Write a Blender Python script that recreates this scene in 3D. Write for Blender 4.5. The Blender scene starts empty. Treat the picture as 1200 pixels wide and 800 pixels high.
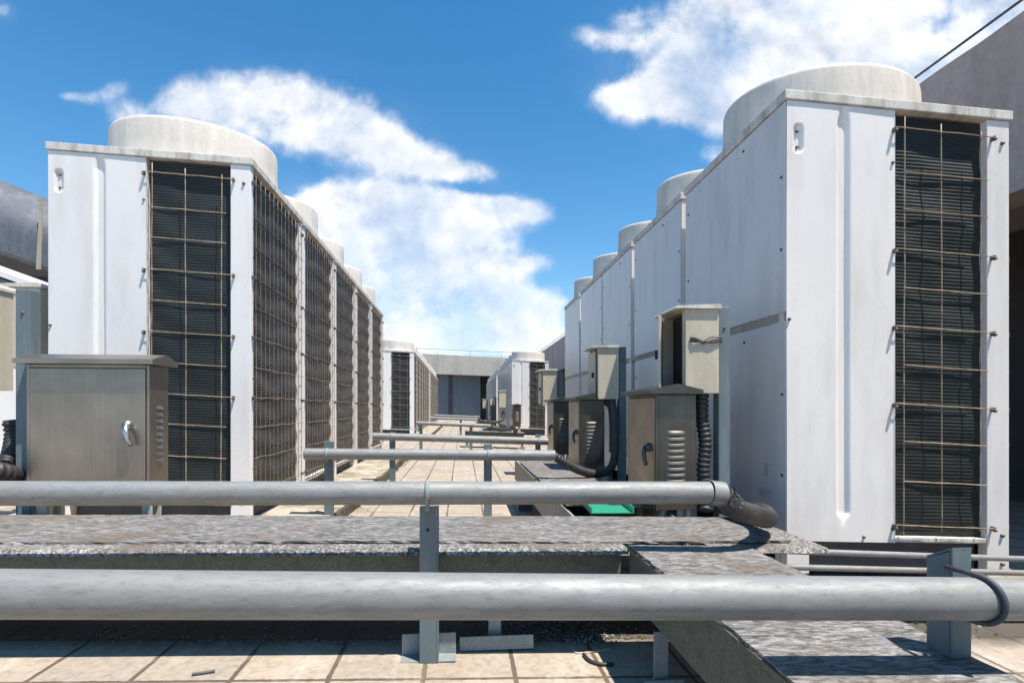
import bpy, bmesh, math, random
from mathutils import Vector, Matrix
random.seed(7)
PI = math.pi
scene = bpy.context.scene
COL = scene.collection
H = 0.85                      # eye height above the roof tiles
YAW = math.radians(5.2)
CA, SA = math.cos(YAW), math.sin(YAW)
FPX, HOR = 640.0, 478.0
K = 0.035                     # the roof falls to the right for drainage

def PY(px, py, Y):            # where a sight line meets a vertical plane at distance Y
    t = (px-600)/FPX
    x = Y*(t*CA+SA)/(CA-t*SA)
    zc = x*SA+Y*CA
    return Vector((x, Y, H-(py-HOR)*zc/FPX))
def PX(px, py, x):
    t = (px-600)/FPX
    Y = x*(CA-t*SA)/(t*CA+SA)
    zc = x*SA+Y*CA
    return Vector((x, Y, H-(py-HOR)*zc/FPX))

# ------------------------------------------------------------------ materials
def nt_new(name):
    m = bpy.data.materials.new(name); m.use_nodes = True
    nt = m.node_tree
    b = nt.nodes['Principled BSDF']
    return m, nt, b
def N(nt, t, **kw):
    n = nt.nodes.new(t)
    for k, v in kw.items():
        if k in n.inputs.keys(): n.inputs[k].default_value = v
        else: setattr(n, k, v)
    return n
def coords(nt, scale=(1,1,1)):
    tc = N(nt, 'ShaderNodeTexCoord'); mp = N(nt, 'ShaderNodeMapping')
    mp.inputs['Scale'].default_value = scale
    oi = N(nt, 'ShaderNodeObjectInfo'); ml = N(nt, 'ShaderNodeMath', operation='MULTIPLY'); ml.inputs[1].default_value = 37.0
    nt.links.new(oi.outputs['Random'], ml.inputs[0]); ad = N(nt, 'ShaderNodeVectorMath', operation='ADD')
    nt.links.new(tc.outputs['Object'], ad.inputs[0]); nt.links.new(ml.outputs[0], ad.inputs[1])
    nt.links.new(ad.outputs[0], mp.inputs['Vector'])
    return mp.outputs['Vector']
def noise(nt, vec, scale, detail=5, rough=0.6, dist=0.0):
    n = N(nt, 'ShaderNodeTexNoise'); n.inputs['Scale'].default_value = scale
    n.inputs['Detail'].default_value = detail; n.inputs['Roughness'].default_value = rough
    n.inputs['Distortion'].default_value = dist
    nt.links.new(vec, n.inputs['Vector']); return n.outputs['Fac']
def ramp(nt, fac, stops):
    r = N(nt, 'ShaderNodeValToRGB'); e = r.color_ramp.elements
    while len(e) < len(stops): e.new(0.5)
    for i, (p, c) in enumerate(stops):
        e[i].position = p
        e[i].color = (c[0], c[1], c[2], 1) if not isinstance(c, (int, float)) else (c, c, c, 1)
    nt.links.new(fac, r.inputs['Fac']); return r.outputs['Color']
def mixc(nt, fac, a, b, mode='MIX'):
    m = N(nt, 'ShaderNodeMix', data_type='RGBA', blend_type=mode)
    for s, v in ((m.inputs[0], fac), (m.inputs[6], a), (m.inputs[7], b)):
        if hasattr(v, 'links'): nt.links.new(v, s)
        elif isinstance(v, (int, float)): s.default_value = v
        else: s.default_value = (v[0], v[1], v[2], 1)
    return m.outputs[2]
def bump(nt, b, fac, strength=0.3, dist=0.005):
    n = N(nt, 'ShaderNodeBump'); n.inputs['Strength'].default_value = strength
    n.inputs['Distance'].default_value = dist
    nt.links.new(fac, n.inputs['Height']); nt.links.new(n.outputs['Normal'], b.inputs['Normal'])

def paint(name, col, dirt=(0.25,0.2,0.15), amt=0.25, rough=0.45, metal=0.0, streak=True, sc=3.0, fine=0.0, thr=0.56, dent=False):
    m, nt, b = nt_new(name)
    v = coords(nt, (1,1,0.16) if streak else (1,1,1))
    f = noise(nt, v, sc*3, 6, 0.65)
    r = ramp(nt, f, [(thr-0.08, 0.0), (thr+0.22, amt)])
    v2 = coords(nt)
    f2 = noise(nt, v2, sc*16, 4, 0.7)
    c = mixc(nt, r, col, dirt)
    d2 = ramp(nt, f2, [(0.35, 1-fine), (0.65, 1.0)])
    c = mixc(nt, 1.0, c, d2, 'MULTIPLY')
    if dent:
        oi = N(nt, 'ShaderNodeObjectInfo')
        c = mixc(nt, 1.0, c, ramp(nt, oi.outputs['Random'], [(0.0, 0.91), (1.0, 1.0)]), 'MULTIPLY')
    nt.links.new(c, b.inputs['Base Color'])
    b.inputs['Roughness'].default_value = rough; b.inputs['Metallic'].default_value = metal
    if dent:
        bump(nt, b, noise(nt, coords(nt, (1,1,0.6)), 3.5, 2, 0.4), 0.35, 0.012)
    else: bump(nt, b, f2, 0.08, 0.002)
    return m
M = {}
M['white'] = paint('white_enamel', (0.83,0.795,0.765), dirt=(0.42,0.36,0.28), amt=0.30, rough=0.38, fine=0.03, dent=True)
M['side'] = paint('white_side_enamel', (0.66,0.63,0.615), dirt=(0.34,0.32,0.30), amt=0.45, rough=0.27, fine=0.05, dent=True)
M['cap'] = paint('cap_paint', (0.68,0.65,0.59), dirt=(0.22,0.18,0.13), amt=0.75, rough=0.65, fine=0.18, sc=5, thr=0.5)
M['cowl'] = paint('cowl_paint', (0.67,0.615,0.55), dirt=(0.38,0.33,0.27), amt=0.55, rough=0.6, fine=0.1, thr=0.5)
M['wire_side'] = paint('dull_wire', (0.24,0.20,0.155), dirt=(0.12,0.07,0.04), amt=0.8, rough=0.75, streak=False, sc=6, thr=0.5)
M['bolt'] = paint('bolt_steel', (0.12,0.10,0.09), amt=0.5, rough=0.5, metal=0.6)
M['wire'] = paint('rusty_wire', (0.42,0.33,0.23), dirt=(0.16,0.075,0.035), amt=0.9, rough=0.7, metal=0.1, streak=False, sc=6, thr=0.5)
M['dark'] = paint('dark_void', (0.02,0.021,0.023), amt=0.1, rough=0.8)
M['kick'] = paint('blue_black_kick', (0.05,0.055,0.07), amt=0.3, rough=0.6)
M['bluegrey'] = paint('blue_grey_paint', (0.125,0.165,0.18), dirt=(0.3,0.31,0.3), amt=0.5, rough=0.5, fine=0.12, sc=5)
M['palegrey'] = paint('worn_grey_paint', (0.24,0.27,0.27), dirt=(0.5,0.5,0.47), amt=0.5, rough=0.6, fine=0.25, sc=8, streak=False)
M['beige'] = paint('beige_enamel', (0.54,0.48,0.37), dirt=(0.22,0.18,0.12), amt=0.35, rough=0.45, fine=0.08)
M['olive'] = paint('olive_channel_paint', (0.13,0.135,0.105), dirt=(0.05,0.055,0.04), amt=0.7, rough=0.75, fine=0.4, sc=6, streak=False)
M['creamch'] = paint('cream_channel_paint', (0.34,0.33,0.27), dirt=(0.12,0.10,0.07), amt=0.7, rough=0.7, fine=0.3, sc=6)
M['louvre'] = paint('louvre_metal', (0.14,0.125,0.11), amt=0.4, rough=0.5, metal=0.3)
M['rubber'] = paint('black_rubber', (0.035,0.033,0.034), dirt=(0.13,0.12,0.11), amt=0.5, rough=0.55, streak=False, fine=0.2)
M['chrome'] = paint('polished_steel', (0.62,0.58,0.54), amt=0.3, rough=0.32, metal=1.0)
M['green'] = paint('green_plastic', (0.02,0.27,0.15), dirt=(0.1,0.3,0.2), amt=0.4, rough=0.4)
M['duct'] = paint('weathered_duct_sheet', (0.155,0.155,0.17), dirt=(0.33,0.33,0.35), amt=0.6, rough=0.45, metal=0.3, fine=0.2, sc=1.2)
M['concrete'] = paint('pale_concrete', (0.42,0.39,0.34), dirt=(0.2,0.17,0.14), amt=0.7, rough=0.85, fine=0.15, sc=0.5)
M['wallbrown'] = paint('weathered_render', (0.54,0.42,0.37), dirt=(0.36,0.27,0.23), amt=0.8, rough=0.9, fine=0.15, sc=0.7, thr=0.45)
M['bluewall'] = paint('blue_grey_wall', (0.15,0.185,0.225), dirt=(0.08,0.1,0.12), amt=0.5, rough=0.7, fine=0.1, sc=0.5)
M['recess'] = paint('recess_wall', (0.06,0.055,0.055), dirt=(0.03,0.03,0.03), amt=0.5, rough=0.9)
M['plate'] = paint('faded_sticker', (0.42,0.44,0.47), amt=0.3, rough=0.5)
M['seam'] = paint('brown_sealant', (0.38,0.335,0.26), dirt=(0.18,0.14,0.10), amt=0.7, rough=0.8, sc=8)

def steel(name, c1, c2, metal):
    m, nt, b = nt_new(name)
    v = coords(nt, (60, 60, 1.2)); f = noise(nt, v, 3, 4, 0.6)
    v2 = coords(nt); f2 = noise(nt, v2, 5, 5, 0.6)
    c = mixc(nt, f, c1, c2)
    c = mixc(nt, 1.0, c, ramp(nt, f2, [(0.3, 0.72), (0.7, 1.0)]), 'MULTIPLY')
    nt.links.new(c, b.inputs['Base Color']); b.inputs['Metallic'].default_value = metal
    nt.links.new(ramp(nt, f2, [(0.3, 0.42), (0.7, 0.28)]), b.inputs['Roughness'])
    bump(nt, b, f2, 0.12, 0.01); return m
M['steel'] = steel('brushed_stainless', (0.32,0.262,0.21), (0.45,0.375,0.305), 0.9)
M['steel_dark'] = steel('dark_stainless', (0.11,0.095,0.08), (0.17,0.15,0.13), 0.8)  # darker stainless for the right hand cabinet bodies and hoods
def galv():
    m, nt, b = nt_new('galvanised_pipe')
    v = coords(nt, (0.22, 1, 1)); f = noise(nt, v, 42, 7, 0.7)
    f3 = noise(nt, coords(nt, (0.3, 1, 1)), 110, 4, 0.8)
    f2 = noise(nt, coords(nt, (0.5,1,1)), 3.5, 4, 0.6)
    c = mixc(nt, ramp(nt, f, [(0.32, 0.0), (0.68, 1.0)]), (0.205,0.208,0.204), (0.275,0.278,0.273))
    c = mixc(nt, ramp(nt, f2, [(0.52, 0.0), (0.8, 0.35)]), c, (0.28,0.24,0.18))
    c = mixc(nt, 1.0, c, ramp(nt, f3, [(0.28, 0.7), (0.5, 1.0)]), 'MULTIPLY')
    nt.links.new(c, b.inputs['Base Color']); b.inputs['Metallic'].default_value = 0.35
    nt.links.new(ramp(nt, f, [(0.3, 0.72), (0.7, 0.55)]), b.inputs['Roughness'])
    bump(nt, b, f3, 0.12, 0.002); return m
M['galv'] = galv()
def board(name, sc=(1,1,1), lo=0.10, hi=0.58):
    m, nt, b = nt_new(name)
    f = noise(nt, coords(nt, sc), 85, 8, 0.7, 0.6)
    f2 = noise(nt, coords(nt), 2.6, 5, 0.6)
    f3 = noise(nt, coords(nt, sc), 9, 6, 0.7)
    c = ramp(nt, f, [(0.36, (lo*0.6, lo*0.55, lo*0.5)), (0.49, (0.15,0.142,0.132)), (0.60, (hi, hi*0.97, hi*0.96))])
    c = mixc(nt, 1.0, c, ramp(nt, f3, [(0.3, 0.62), (0.6, 1.0)]), 'MULTIPLY')
    c = mixc(nt, ramp(nt, f2, [(0.52, 0.0), (0.66, 0.7)]), c, (0.12,0.088,0.062))
    nt.links.new(c, b.inputs['Base Color']); b.inputs['Roughness'].default_value = 0.8
    bump(nt, b, f, 0.7, 0.004); return m
M['board'] = board('fibre_cement_across', (0.3, 1, 1), 0.08, 0.31)
M['board_edge'] = board('fibre_cement_edge', (1,1,1), 0.08, 0.42)
def coil(name, a, c2, sc):
    m, nt, b = nt_new(name)
    f = noise(nt, coords(nt, sc), 5, 6, 0.7)
    f2 = noise(nt, coords(nt), 2.2, 3, 0.5, 1.0)
    c = mixc(nt, ramp(nt, f, [(0.35, 0.0), (0.7, 1.0)]), a, c2)
    c = mixc(nt, 1.0, c, ramp(nt, f2, [(0.3, 0.6), (0.65, 1.0)]), 'MULTIPLY')
    nt.links.new(c, b.inputs['Base Color']); b.inputs['Roughness'].default_value = 0.55
    bump(nt, b, f, 0.3, 0.01); return m
M['coil_front'] = coil('netted_coil', (0.008,0.013,0.013), (0.019,0.026,0.025), (1,1,12))
M['coil_side'] = coil('rusty_coil', (0.028,0.026,0.024), (0.07,0.062,0.053), (1,6,1))
def tiles():
    m, nt, b = nt_new('roof_tiles')
    tc = N(nt, 'ShaderNodeTexCoord')
    mp = N(nt, 'ShaderNodeMapping'); mp.inputs['Location'].default_value = (0.118, -1.73, 0)
    nt.links.new(tc.outputs['Object'], mp.inputs['Vector'])
    wob = N(nt, 'ShaderNodeTexNoise'); wob.inputs['Scale'].default_value = 30
    nt.links.new(tc.outputs['Object'], wob.inputs['Vector'])
    va = N(nt, 'ShaderNodeVectorMath', operation='MULTIPLY_ADD')
    nt.links.new(wob.outputs['Color'], va.inputs[0]); va.inputs[1].default_value = (0.008,0.008,0)
    nt.links.new(mp.outputs['Vector'], va.inputs[2])
    br = N(nt, 'ShaderNodeTexBrick'); br.offset = 0.0; br.squash = 1.0
    for k, v in (('Color1', (0.40,0.33,0.26,1)), ('Color2', (0.335,0.285,0.232,1)), ('Mortar', (0.11,0.083,0.06,1)),
                 ('Scale', 1.0), ('Mortar Size', 0.0085), ('Mortar Smooth', 0.35), ('Bias', 0.0), ('Brick Width', 0.29), ('Row Height', 0.30)):
        br.inputs[k].default_value = v
    nt.links.new(va.outputs[0], br.inputs['Vector'])
    f = noise(nt, coords(nt), 3.0, 7, 0.65); f2 = noise(nt, coords(nt), 40, 6, 0.7); f3 = noise(nt, coords(nt, (1, 0.3, 1)), 9, 5, 0.65)
    c = mixc(nt, ramp(nt, f, [(0.5, 0.0), (0.75, 0.55)]), br.outputs['Color'], (0.24,0.18,0.12))
    c = mixc(nt, ramp(nt, f3, [(0.52, 0.0), (0.8, 0.5)]), c, (0.62,0.58,0.52))
    c = mixc(nt, 1.0, c, ramp(nt, f2, [(0.32, 0.7), (0.55, 1.0)]), 'MULTIPLY')
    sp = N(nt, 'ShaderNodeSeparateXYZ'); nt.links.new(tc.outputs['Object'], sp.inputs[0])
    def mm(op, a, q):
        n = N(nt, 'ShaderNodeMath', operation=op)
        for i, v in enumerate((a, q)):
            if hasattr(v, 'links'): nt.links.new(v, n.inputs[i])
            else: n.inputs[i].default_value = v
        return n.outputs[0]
    dist = mm('ABSOLUTE', mm('SUBTRACT', sp.outputs[1], 2.27), 0)      # long tray's shade painted into the tile colour, along with soil gathered there
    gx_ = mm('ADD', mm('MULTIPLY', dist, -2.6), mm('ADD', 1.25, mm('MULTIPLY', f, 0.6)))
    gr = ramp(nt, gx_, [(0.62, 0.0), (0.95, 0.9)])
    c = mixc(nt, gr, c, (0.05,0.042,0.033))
    nt.links.new(c, b.inputs['Base Color']); b.inputs['Roughness'].default_value = 0.75
    inv = N(nt, 'ShaderNodeMath', operation='SUBTRACT'); inv.inputs[0].default_value = 1.0
    nt.links.new(br.outputs['Fac'], inv.inputs[1])
    bump(nt, b, inv.outputs[0], 0.6, 0.006); return m
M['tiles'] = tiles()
def plinthmat():
    m, nt, b = nt_new('mossy_concrete')
    f = noise(nt, coords(nt), 5.0, 8, 0.7); f2 = noise(nt, coords(nt), 26, 7, 0.75)
    c = mixc(nt, ramp(nt, f, [(0.42, 0.0), (0.64, 1.0)]), (0.44,0.38,0.31), (0.17,0.14,0.09))
    c = mixc(nt, ramp(nt, f2, [(0.5, 0.0), (0.75, 0.7)]), c, (0.10,0.11,0.05))
    nt.links.new(c, b.inputs['Base Color']); b.inputs['Roughness'].default_value = 0.9
    bump(nt, b, f2, 0.6, 0.01); return m
M['plinth'] = plinthmat()
M['plinth_edge'] = paint('mossy_kerb_edge', (0.15,0.125,0.085), dirt=(0.05,0.055,0.025), amt=0.9, rough=0.95, fine=0.5, sc=7, streak=False, thr=0.45)

# ------------------------------------------------------------------ mesh builder
class MB:
    def __init__(s): s.bm = bmesh.new(); s.mi = 0
    def _tag(s, faces, smooth=False):
        for f in faces: f.material_index = s.mi; f.smooth = smooth
    def box(s, a, b, bevel=0.0, rot=None, seg=1):
        a = Vector(a); b = Vector(b); c = (a+b)/2; d = b-a
        t = bmesh.new(); bmesh.ops.create_cube(t, size=1.0)
        for v in t.verts: v.co = Vector((v.co.x*d.x, v.co.y*d.y, v.co.z*d.z))
        if bevel > 0: bmesh.ops.bevel(t, geom=list(t.edges), offset=bevel, segments=seg, affect='EDGES', profile=0.6)
        mt = Matrix.Translation(c) @ (rot if rot else Matrix.Identity(4))
        s._merge(t, mt); return s
    def _merge(s, t, mt=None, smooth=False):
        vm = {}
        for v in t.verts: vm[v.index if False else v] = s.bm.verts.new((mt @ v.co) if mt else v.co)
        for f in t.faces:
            nf = s.bm.faces.new([vm[v] for v in f.verts]); nf.material_index = s.mi; nf.smooth = smooth or f.smooth
        t.free()
    def poly(s, vs, faces, smooth=False):
        bv = [s.bm.verts.new(v) for v in vs]
        for f in faces:
            nf = s.bm.faces.new([bv[i] for i in f]); nf.material_index = s.mi; nf.smooth = smooth
        return s
    def prism(s, pts, y0, y1, axis='y'):     # 2D outline extruded along an axis
        n = len(pts)
        def mk(p, q):
            return {'y': (p[0], q, p[1]), 'x': (q, p[0], p[1]), 'z': (p[0], p[1], q)}[axis]
        vs = [mk(p, y0) for p in pts]+[mk(p, y1) for p in pts]
        fs = [tuple(range(n)), tuple(range(2*n-1, n-1, -1))]+[(i, i+n, (i+1) % n+n, (i+1) % n) for i in range(n)]
        return s.poly(vs, fs)
    def tube(s, path, r, seg=10, caps=True, rfun=None):
        path = [Vector(p) for p in path]; rings = []
        up = None
        for i, p in enumerate(path):
            t = (path[min(i+1, len(path)-1)]-path[max(i-1, 0)]).normalized()
            if up is None:
                up = Vector((0,0,1)) if abs(t.z) < 0.9 else Vector((1,0,0))
            u = (up-t*up.dot(t)).normalized(); w = t.cross(u); up = u
            rr = rfun(i, len(path)) if rfun else r
            rings.append([s.bm.verts.new(p+(u*math.cos(2*PI*k/seg)+w*math.sin(2*PI*k/seg))*rr) for k in range(seg)])
        for a, b in zip(rings, rings[1:]):
            for k in range(seg):
                f = s.bm.faces.new((a[k], a[(k+1) % seg], b[(k+1) % seg], b[k])); f.material_index = s.mi; f.smooth = True
        if caps:
            for rg in (rings[0][::-1], rings[-1]):
                f = s.bm.faces.new(rg); f.material_index = s.mi
        return s
    def lathe(s, prof, c=(0,0,0), seg=48, axis='z', smooth=True):
        c = Vector(c); rings = []
        for r, h in prof:
            ring = []
            for k in range(seg):
                a = 2*PI*k/seg; p = (r*math.cos(a), r*math.sin(a), h)
                if axis == 'x': p = (h, r*math.cos(a), r*math.sin(a))
                if axis == 'y': p = (r*math.cos(a), h, r*math.sin(a))
                ring.append(s.bm.verts.new(c+Vector(p)))
            rings.append(ring)
        for a, b in zip(rings, rings[1:]):
            for k in range(seg):
                f = s.bm.faces.new((a[k], a[(k+1) % seg], b[(k+1) % seg], b[k])); f.material_index = s.mi; f.smooth = smooth
        return s
    def build(s, name, mats, parent=None, k=0.0, loc=None, wob=0.0):
        if not isinstance(mats, (list, tuple)): mats = [mats]
        if k:
            for v in s.bm.verts: v.co.z -= k*v.co.x
        bmesh.ops.recalc_face_normals(s.bm, faces=list(s.bm.faces))
        me = bpy.data.meshes.new(name); s.bm.to_mesh(me); s.bm.free()
        for m in mats: me.materials.append(M[m] if isinstance(m, str) else m)
        o = bpy.data.objects.new(name, me); COL.objects.link(o)
        if parent: o.parent = parent
        if loc is not None: o.location = loc
        return o
def tag(o, label=None, cat=None, group=None, kind=None):
    if label: o['label'] = label
    if cat: o['category'] = cat
    if group: o['group'] = group
    if kind: o['kind'] = kind
    return o
def empty(name, loc, rz=0):
    o = bpy.data.objects.new(name, None); COL.objects.link(o); o.location = loc; o.rotation_euler = (0,0,rz)
    o.empty_display_size = 0.1; return o
def copy_tree(o, parent=None):
    c = o.copy(); COL.objects.link(c)
    if parent: c.parent = parent
    for ch in list(o.children): copy_tree(ch, c)
    return c
def curve(pts, n=12):        # Catmull-Rom through points
    P = [Vector(p) for p in pts]; P = [2*P[0]-P[1]]+P+[2*P[-1]-P[-2]]; out = []
    for i in range(1, len(P)-2):
        for j in range(n):
            t = j/n; a, b, c, d = P[i-1:i+3]
            out.append(0.5*((2*b)+(c-a)*t+(2*a-5*b+4*c-d)*t*t+(3*b-a-3*c+d)*t**3))
    out.append(P[-2]); return out

# ------------------------------------------------------------------ structure
def sheet(name, x0, x1, y0, y1, z, mat, k=K):
    b = MB(); b.poly([(x0,y0,z),(x1,y0,z),(x1,y1,z),(x0,y1,z)], [(0,1,2,3)])
    return tag(b.build(name, mat, k=k), kind='structure')
g = sheet('ground', -600, 600, -500, 900, -18, 'concrete', k=0)
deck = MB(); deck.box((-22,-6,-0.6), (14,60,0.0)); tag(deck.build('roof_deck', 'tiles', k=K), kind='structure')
# plinths under the rows
def plinth(name, x0, x1, y0, y1, h, label):
    b = MB(); n = int((y1-y0)/0.12)
    rnd = random.Random(int(y0*10)+int(x0*10))
    for i in range(n):
        ya = y0+(y1-y0)*i/n; yb = y0+(y1-y0)*(i+1)/n
        pass
    # ragged aisle-side edge
    vs = []; fs = []
    left = x0 < 0
    xe, xb = (x1, x0) if left else (x0, x1)
    for i in range(n+1):
        y = y0+(y1-y0)*i/n
        e = xe+rnd.uniform(-0.018, 0.018); e2 = xe+rnd.uniform(-0.01, 0.02)*(1 if left else -1)
        vs += [(xb,y,-0.02),(xb,y,h),(e-(0.012 if left else -0.012),y,h),(e,y,h-0.014-rnd.random()*0.01),(e2,y,-0.02)]
    for i in range(n):
        for j in range(2):
            a = i*5+j; fs.append((a, a+1, a+6, a+5))
    fs += [(0,1,2,3,4), tuple(n*5+q for q in (4,3,2,1,0))]
    b.poly(vs, fs); b.mi = 1
    b.poly(vs, [q for i in range(n) for q in ((i*5+2,i*5+3,i*5+8,i*5+7),(i*5+3,i*5+4,i*5+9,i*5+8))])
    bmesh.ops.remove_doubles(b.bm, verts=list(b.bm.verts), dist=1e-5)
    o = b.build(name, ['plinth', 'plinth_edge'], k=K); return tag(o, label, 'plinth')
plinth('concrete_plinth', -2.75, -0.86, 2.75, 9.6, 0.105, 'mossy concrete plinth under the near left row of units')
plinth('concrete_plinth', -2.75, -0.86, 14.2, 30.0, 0.105, 'dirty concrete plinth under the far left row of units')
plinth('concrete_plinth', 1.35, 2.95, 2.42, 8.6, 0.085, 'low concrete plinth under the near right row of units')
plinth('concrete_plinth', 1.1, 2.95, 15.6, 37.0, 0.085, 'low concrete plinth under the far right row of units')

# ------------------------------------------------------------------ condenser unit
W, L, HT = 1.15, 1.06, 2.28
hw, hl = W/2, L/2
KU = 0.04
CB, CT = 0.185, 2.225        # coil bottom / top
FC0, FC1 = -hw+0.555, hw-0.125
HZ = [2.14,1.93,1.75,1.56,1.375,1.19,1.005,0.82,0.64,0.45,0.24]
def capsule_d(x, z, cx, z0, z1):
    zz = min(max(z, z0), z1); return math.hypot(x-cx, z-zz)
def make_unit():
    root = empty('condenser_unit', (0,0,0))
    # inner housing (light tight core)
    b = MB(); b.box((-hw+0.02,-hl+0.06,0.17), (hw-0.06,hl-0.012,2.235)); b.build('housing', 'dark', root, k=KU)
    b = MB(); b.box((-hw+0.004,hl-0.012,0.16), (hw-0.004,hl,2.235)); b.build('back_panel', 'white', root, k=KU)
    # front panel with pressed groove and recessed catch
    x0, x1 = -hw, FC0-0.008; y = -hl
    gx = x0+0.285; ox = x0+0.058
    xs = {x0, x1}
    for i in range(9): xs.add(x0+(x1-x0)*i/8)
    for i in range(-7, 8): xs.add(gx+i*0.007)
    for i in range(-6, 7): xs.add(ox+i*0.006)
    xs = sorted(xs); xx = [xs[0]]
    for q in xs[1:]:
        if q-xx[-1] > 0.0025: xx.append(q)
    zs = set([0.155, 2.232]+[0.155+i*0.06 for i in range(35)])
    for i in range(-6, 7): zs.add(0.31+i*0.008)
    for i in range(-12, 13): zs.add(2.06+i*0.008)
    zz = []
    for q in sorted(zs):
        if q <= 2.232 and (not zz or q-zz[-1] > 0.003): zz.append(q)
    def sm(t): t = min(max(t, 0), 1); return t*t*(3-2*t)
    vs = []; fs = []
    for z in zz:
        for x in xx:
            d = 0.016*(1-sm((capsule_d(x, z, gx, 0.30, 2.17)-0.016)/0.020))
            d += 0.013*(1-sm((capsule_d(x, z, ox, 2.015, 2.10)-0.016)/0.010))
            d += 0.0015*math.sin(z*3.1+x*5)
            vs.append((x, y+d, z))
    nx = len(xx)
    for j in range(len(zz)-1):
        for i in range(nx-1):
            a = j*nx+i; fs.append((a, a+1, a+nx+1, a+nx))
    b = MB(); b.poly(vs, fs, smooth=True)
    b.box((x0,y+0.0165,0.155), (x1,y+0.058,2.232))
    b.box((x1-0.002,y-0.001,0.155), (x1+0.001,y+0.02,2.232))
    b.mi = 1
    for (bx, bz, dy) in ((ox,2.095,0.012),(ox,2.02,0.012),(x1-0.012,1.98,0),(x1-0.16,0.18,0),(x0+0.012,1.2,0),(x1-0.012,0.22,0)):
        b.lathe([(0,-0.009),(0.006,-0.008),(0.008,0.0)], (bx, y+dy, bz), 8, 'y')
    b.build('front_panel', ['white', 'bolt'], root, k=KU)
    # corner posts
    def post(xa, xb, ya, yb, bolts=False):
        b = MB(); b.box((xa,ya,0.0), (xb,yb,2.232), 0.004, seg=2)
        if bolts:
            b.mi = 1
            for bz in (2.12, 0.2, 0.06): b.lathe([(0,-0.011),(0.008,-0.009),(0.01,0.0)], (xb-0.04, ya, bz), 8, 'y')
        b.build('corner_post', ['white', 'bolt'], root, k=KU)
    post(hw-0.118, hw, -hl, -hl+0.045, True)
    post(hw-0.05, hw, hl-0.05, hl-0.013)
    post(-hw+0.001, -hw+0.115, -hl+0.059, -hl+0.09)
    post(-hw+0.002, -hw+0.05, hl-0.05, hl-0.013)
    # leg under the front panel
    b = MB(); b.box((-hw+0.001,-hl+0.002,0.0), (-hw+0.115,-hl+0.05,0.154), 0.003); b.build('leg', 'white', root, k=KU)
    b = MB(); b.box((-hw+0.12,-hl+0.06,0.002), (hw-0.12,-hl+0.10,0.169)); b.box((hw-0.075,-hl+0.05,0.002), (hw-0.06,hl-0.06,0.169))
    b.build('kick_plate', 'kick', root, k=KU)
    # coils: ridged surface
    def ridged(u0, u1, fn, amp, fold):
        vs = []; fs = []; n = int((CT-CB)/0.0085)
        nu = 20
        for j in range(n+1):
            z = CB+(CT-CB)*j/n
            for i in range(nu+1):
                u = u0+(u1-u0)*i/nu
                d = amp*(j % 2)+fold(u, z)
                vs.append(fn(u, d, z))
        for j in range(n):
            for i in range(nu):
                a = j*(nu+1)+i; fs.append((a, a+1, a+nu+2, a+nu+1))
        return MB().poly(vs, fs)
    ridged(FC0+0.003, FC1+0.01, lambda u, d, z: (u, -hl+0.032+d, z), 0.0022, lambda u, z: 0.0022*math.sin(z*26+u*13+1.2*math.sin(u*9))+0.002*math.sin(z*11-u*7)).build('front_coil', 'coil_front', root, k=KU)
    ridged(-hl+0.047, hl-0.055, lambda u, d, z: (hw-0.030-d, u, z), 0.003, lambda u, z: 0.007*math.sin(z*34+1.1*math.sin(u*8+z*2))+0.004*math.sin(u*23)).build('side_coil', 'coil_side', root, k=KU)
    b = MB(); b.box((FC0-0.006,-hl+0.001,0.157), (FC1+0.005,-hl+0.04,0.182), 0.002); b.box((hw-0.04,-hl+0.05,0.15), (hw-0.002,hl-0.055,0.182), 0.002)
    b.build('sill', 'cap', root, k=KU)
    # wire guards
    rnd = random.Random(3)
    def wire(b, p, q, r=0.0028, wob=0.006, nrm=(0,1,0)):
        p = Vector(p); q = Vector(q); nrm = Vector(nrm); pts = []
        d = (q-p).normalized(); side = d.cross(nrm)
        for i in range(9):
            t = i/8; w = math.sin(t*PI)*wob
            pts.append(p.lerp(q, t)+side*rnd.uniform(-w, w)*0.5+nrm*rnd.uniform(-w, w)*0.35)
        b.tube(curve(pts, 3), r, 5)
    b = MB(); cw = FC1-FC0; yy = -hl-0.012
    for i, u in enumerate((0.07, 0.47, 0.92)):
        wire(b, (FC0+cw*u,yy,2.2-0.02*i), (FC0+cw*u+rnd.uniform(-.01,.01),yy,0.20+0.01*i), wob=0.004)
    for i, z in enumerate(HZ):
        lng = i in (0, 3, 5, 7, 10)
        xa = FC0-0.018 if lng else FC0+0.02; xb = FC1+0.03 if lng else FC1-0.01
        wire(b, (xa,yy-0.006,z+0.004), (xb,yy-0.006,z-0.004), r=0.0025, wob=0.0025)
        if lng:
            b.mi = 1
            for xq in (xa+0.002, xb-0.002):
                b.box((xq-0.006,-hl-0.02,z-0.016), (xq+0.006,-hl+0.001,z+0.005), 0.002)
                b.lathe([(0,-0.014),(0.006,-0.013),(0.008,-0.009),(0.008,0)], (xq,-hl-0.012,z-0.012), 8, 'y')
            b.mi = 0
    b.build('front_guard', ['wire', 'bolt'], root, k=KU)
    b = MB(); xq = hw+0.014; nv = 13
    for i in range(nv):
        u = -hl+0.05+(L-0.1)*i/(nv-1)
        wire(b, (xq,u,2.21-rnd.random()*0.03), (xq,u+rnd.uniform(-.006,.006),0.17), r=0.002, wob=0.006, nrm=(1,0,0))
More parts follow.
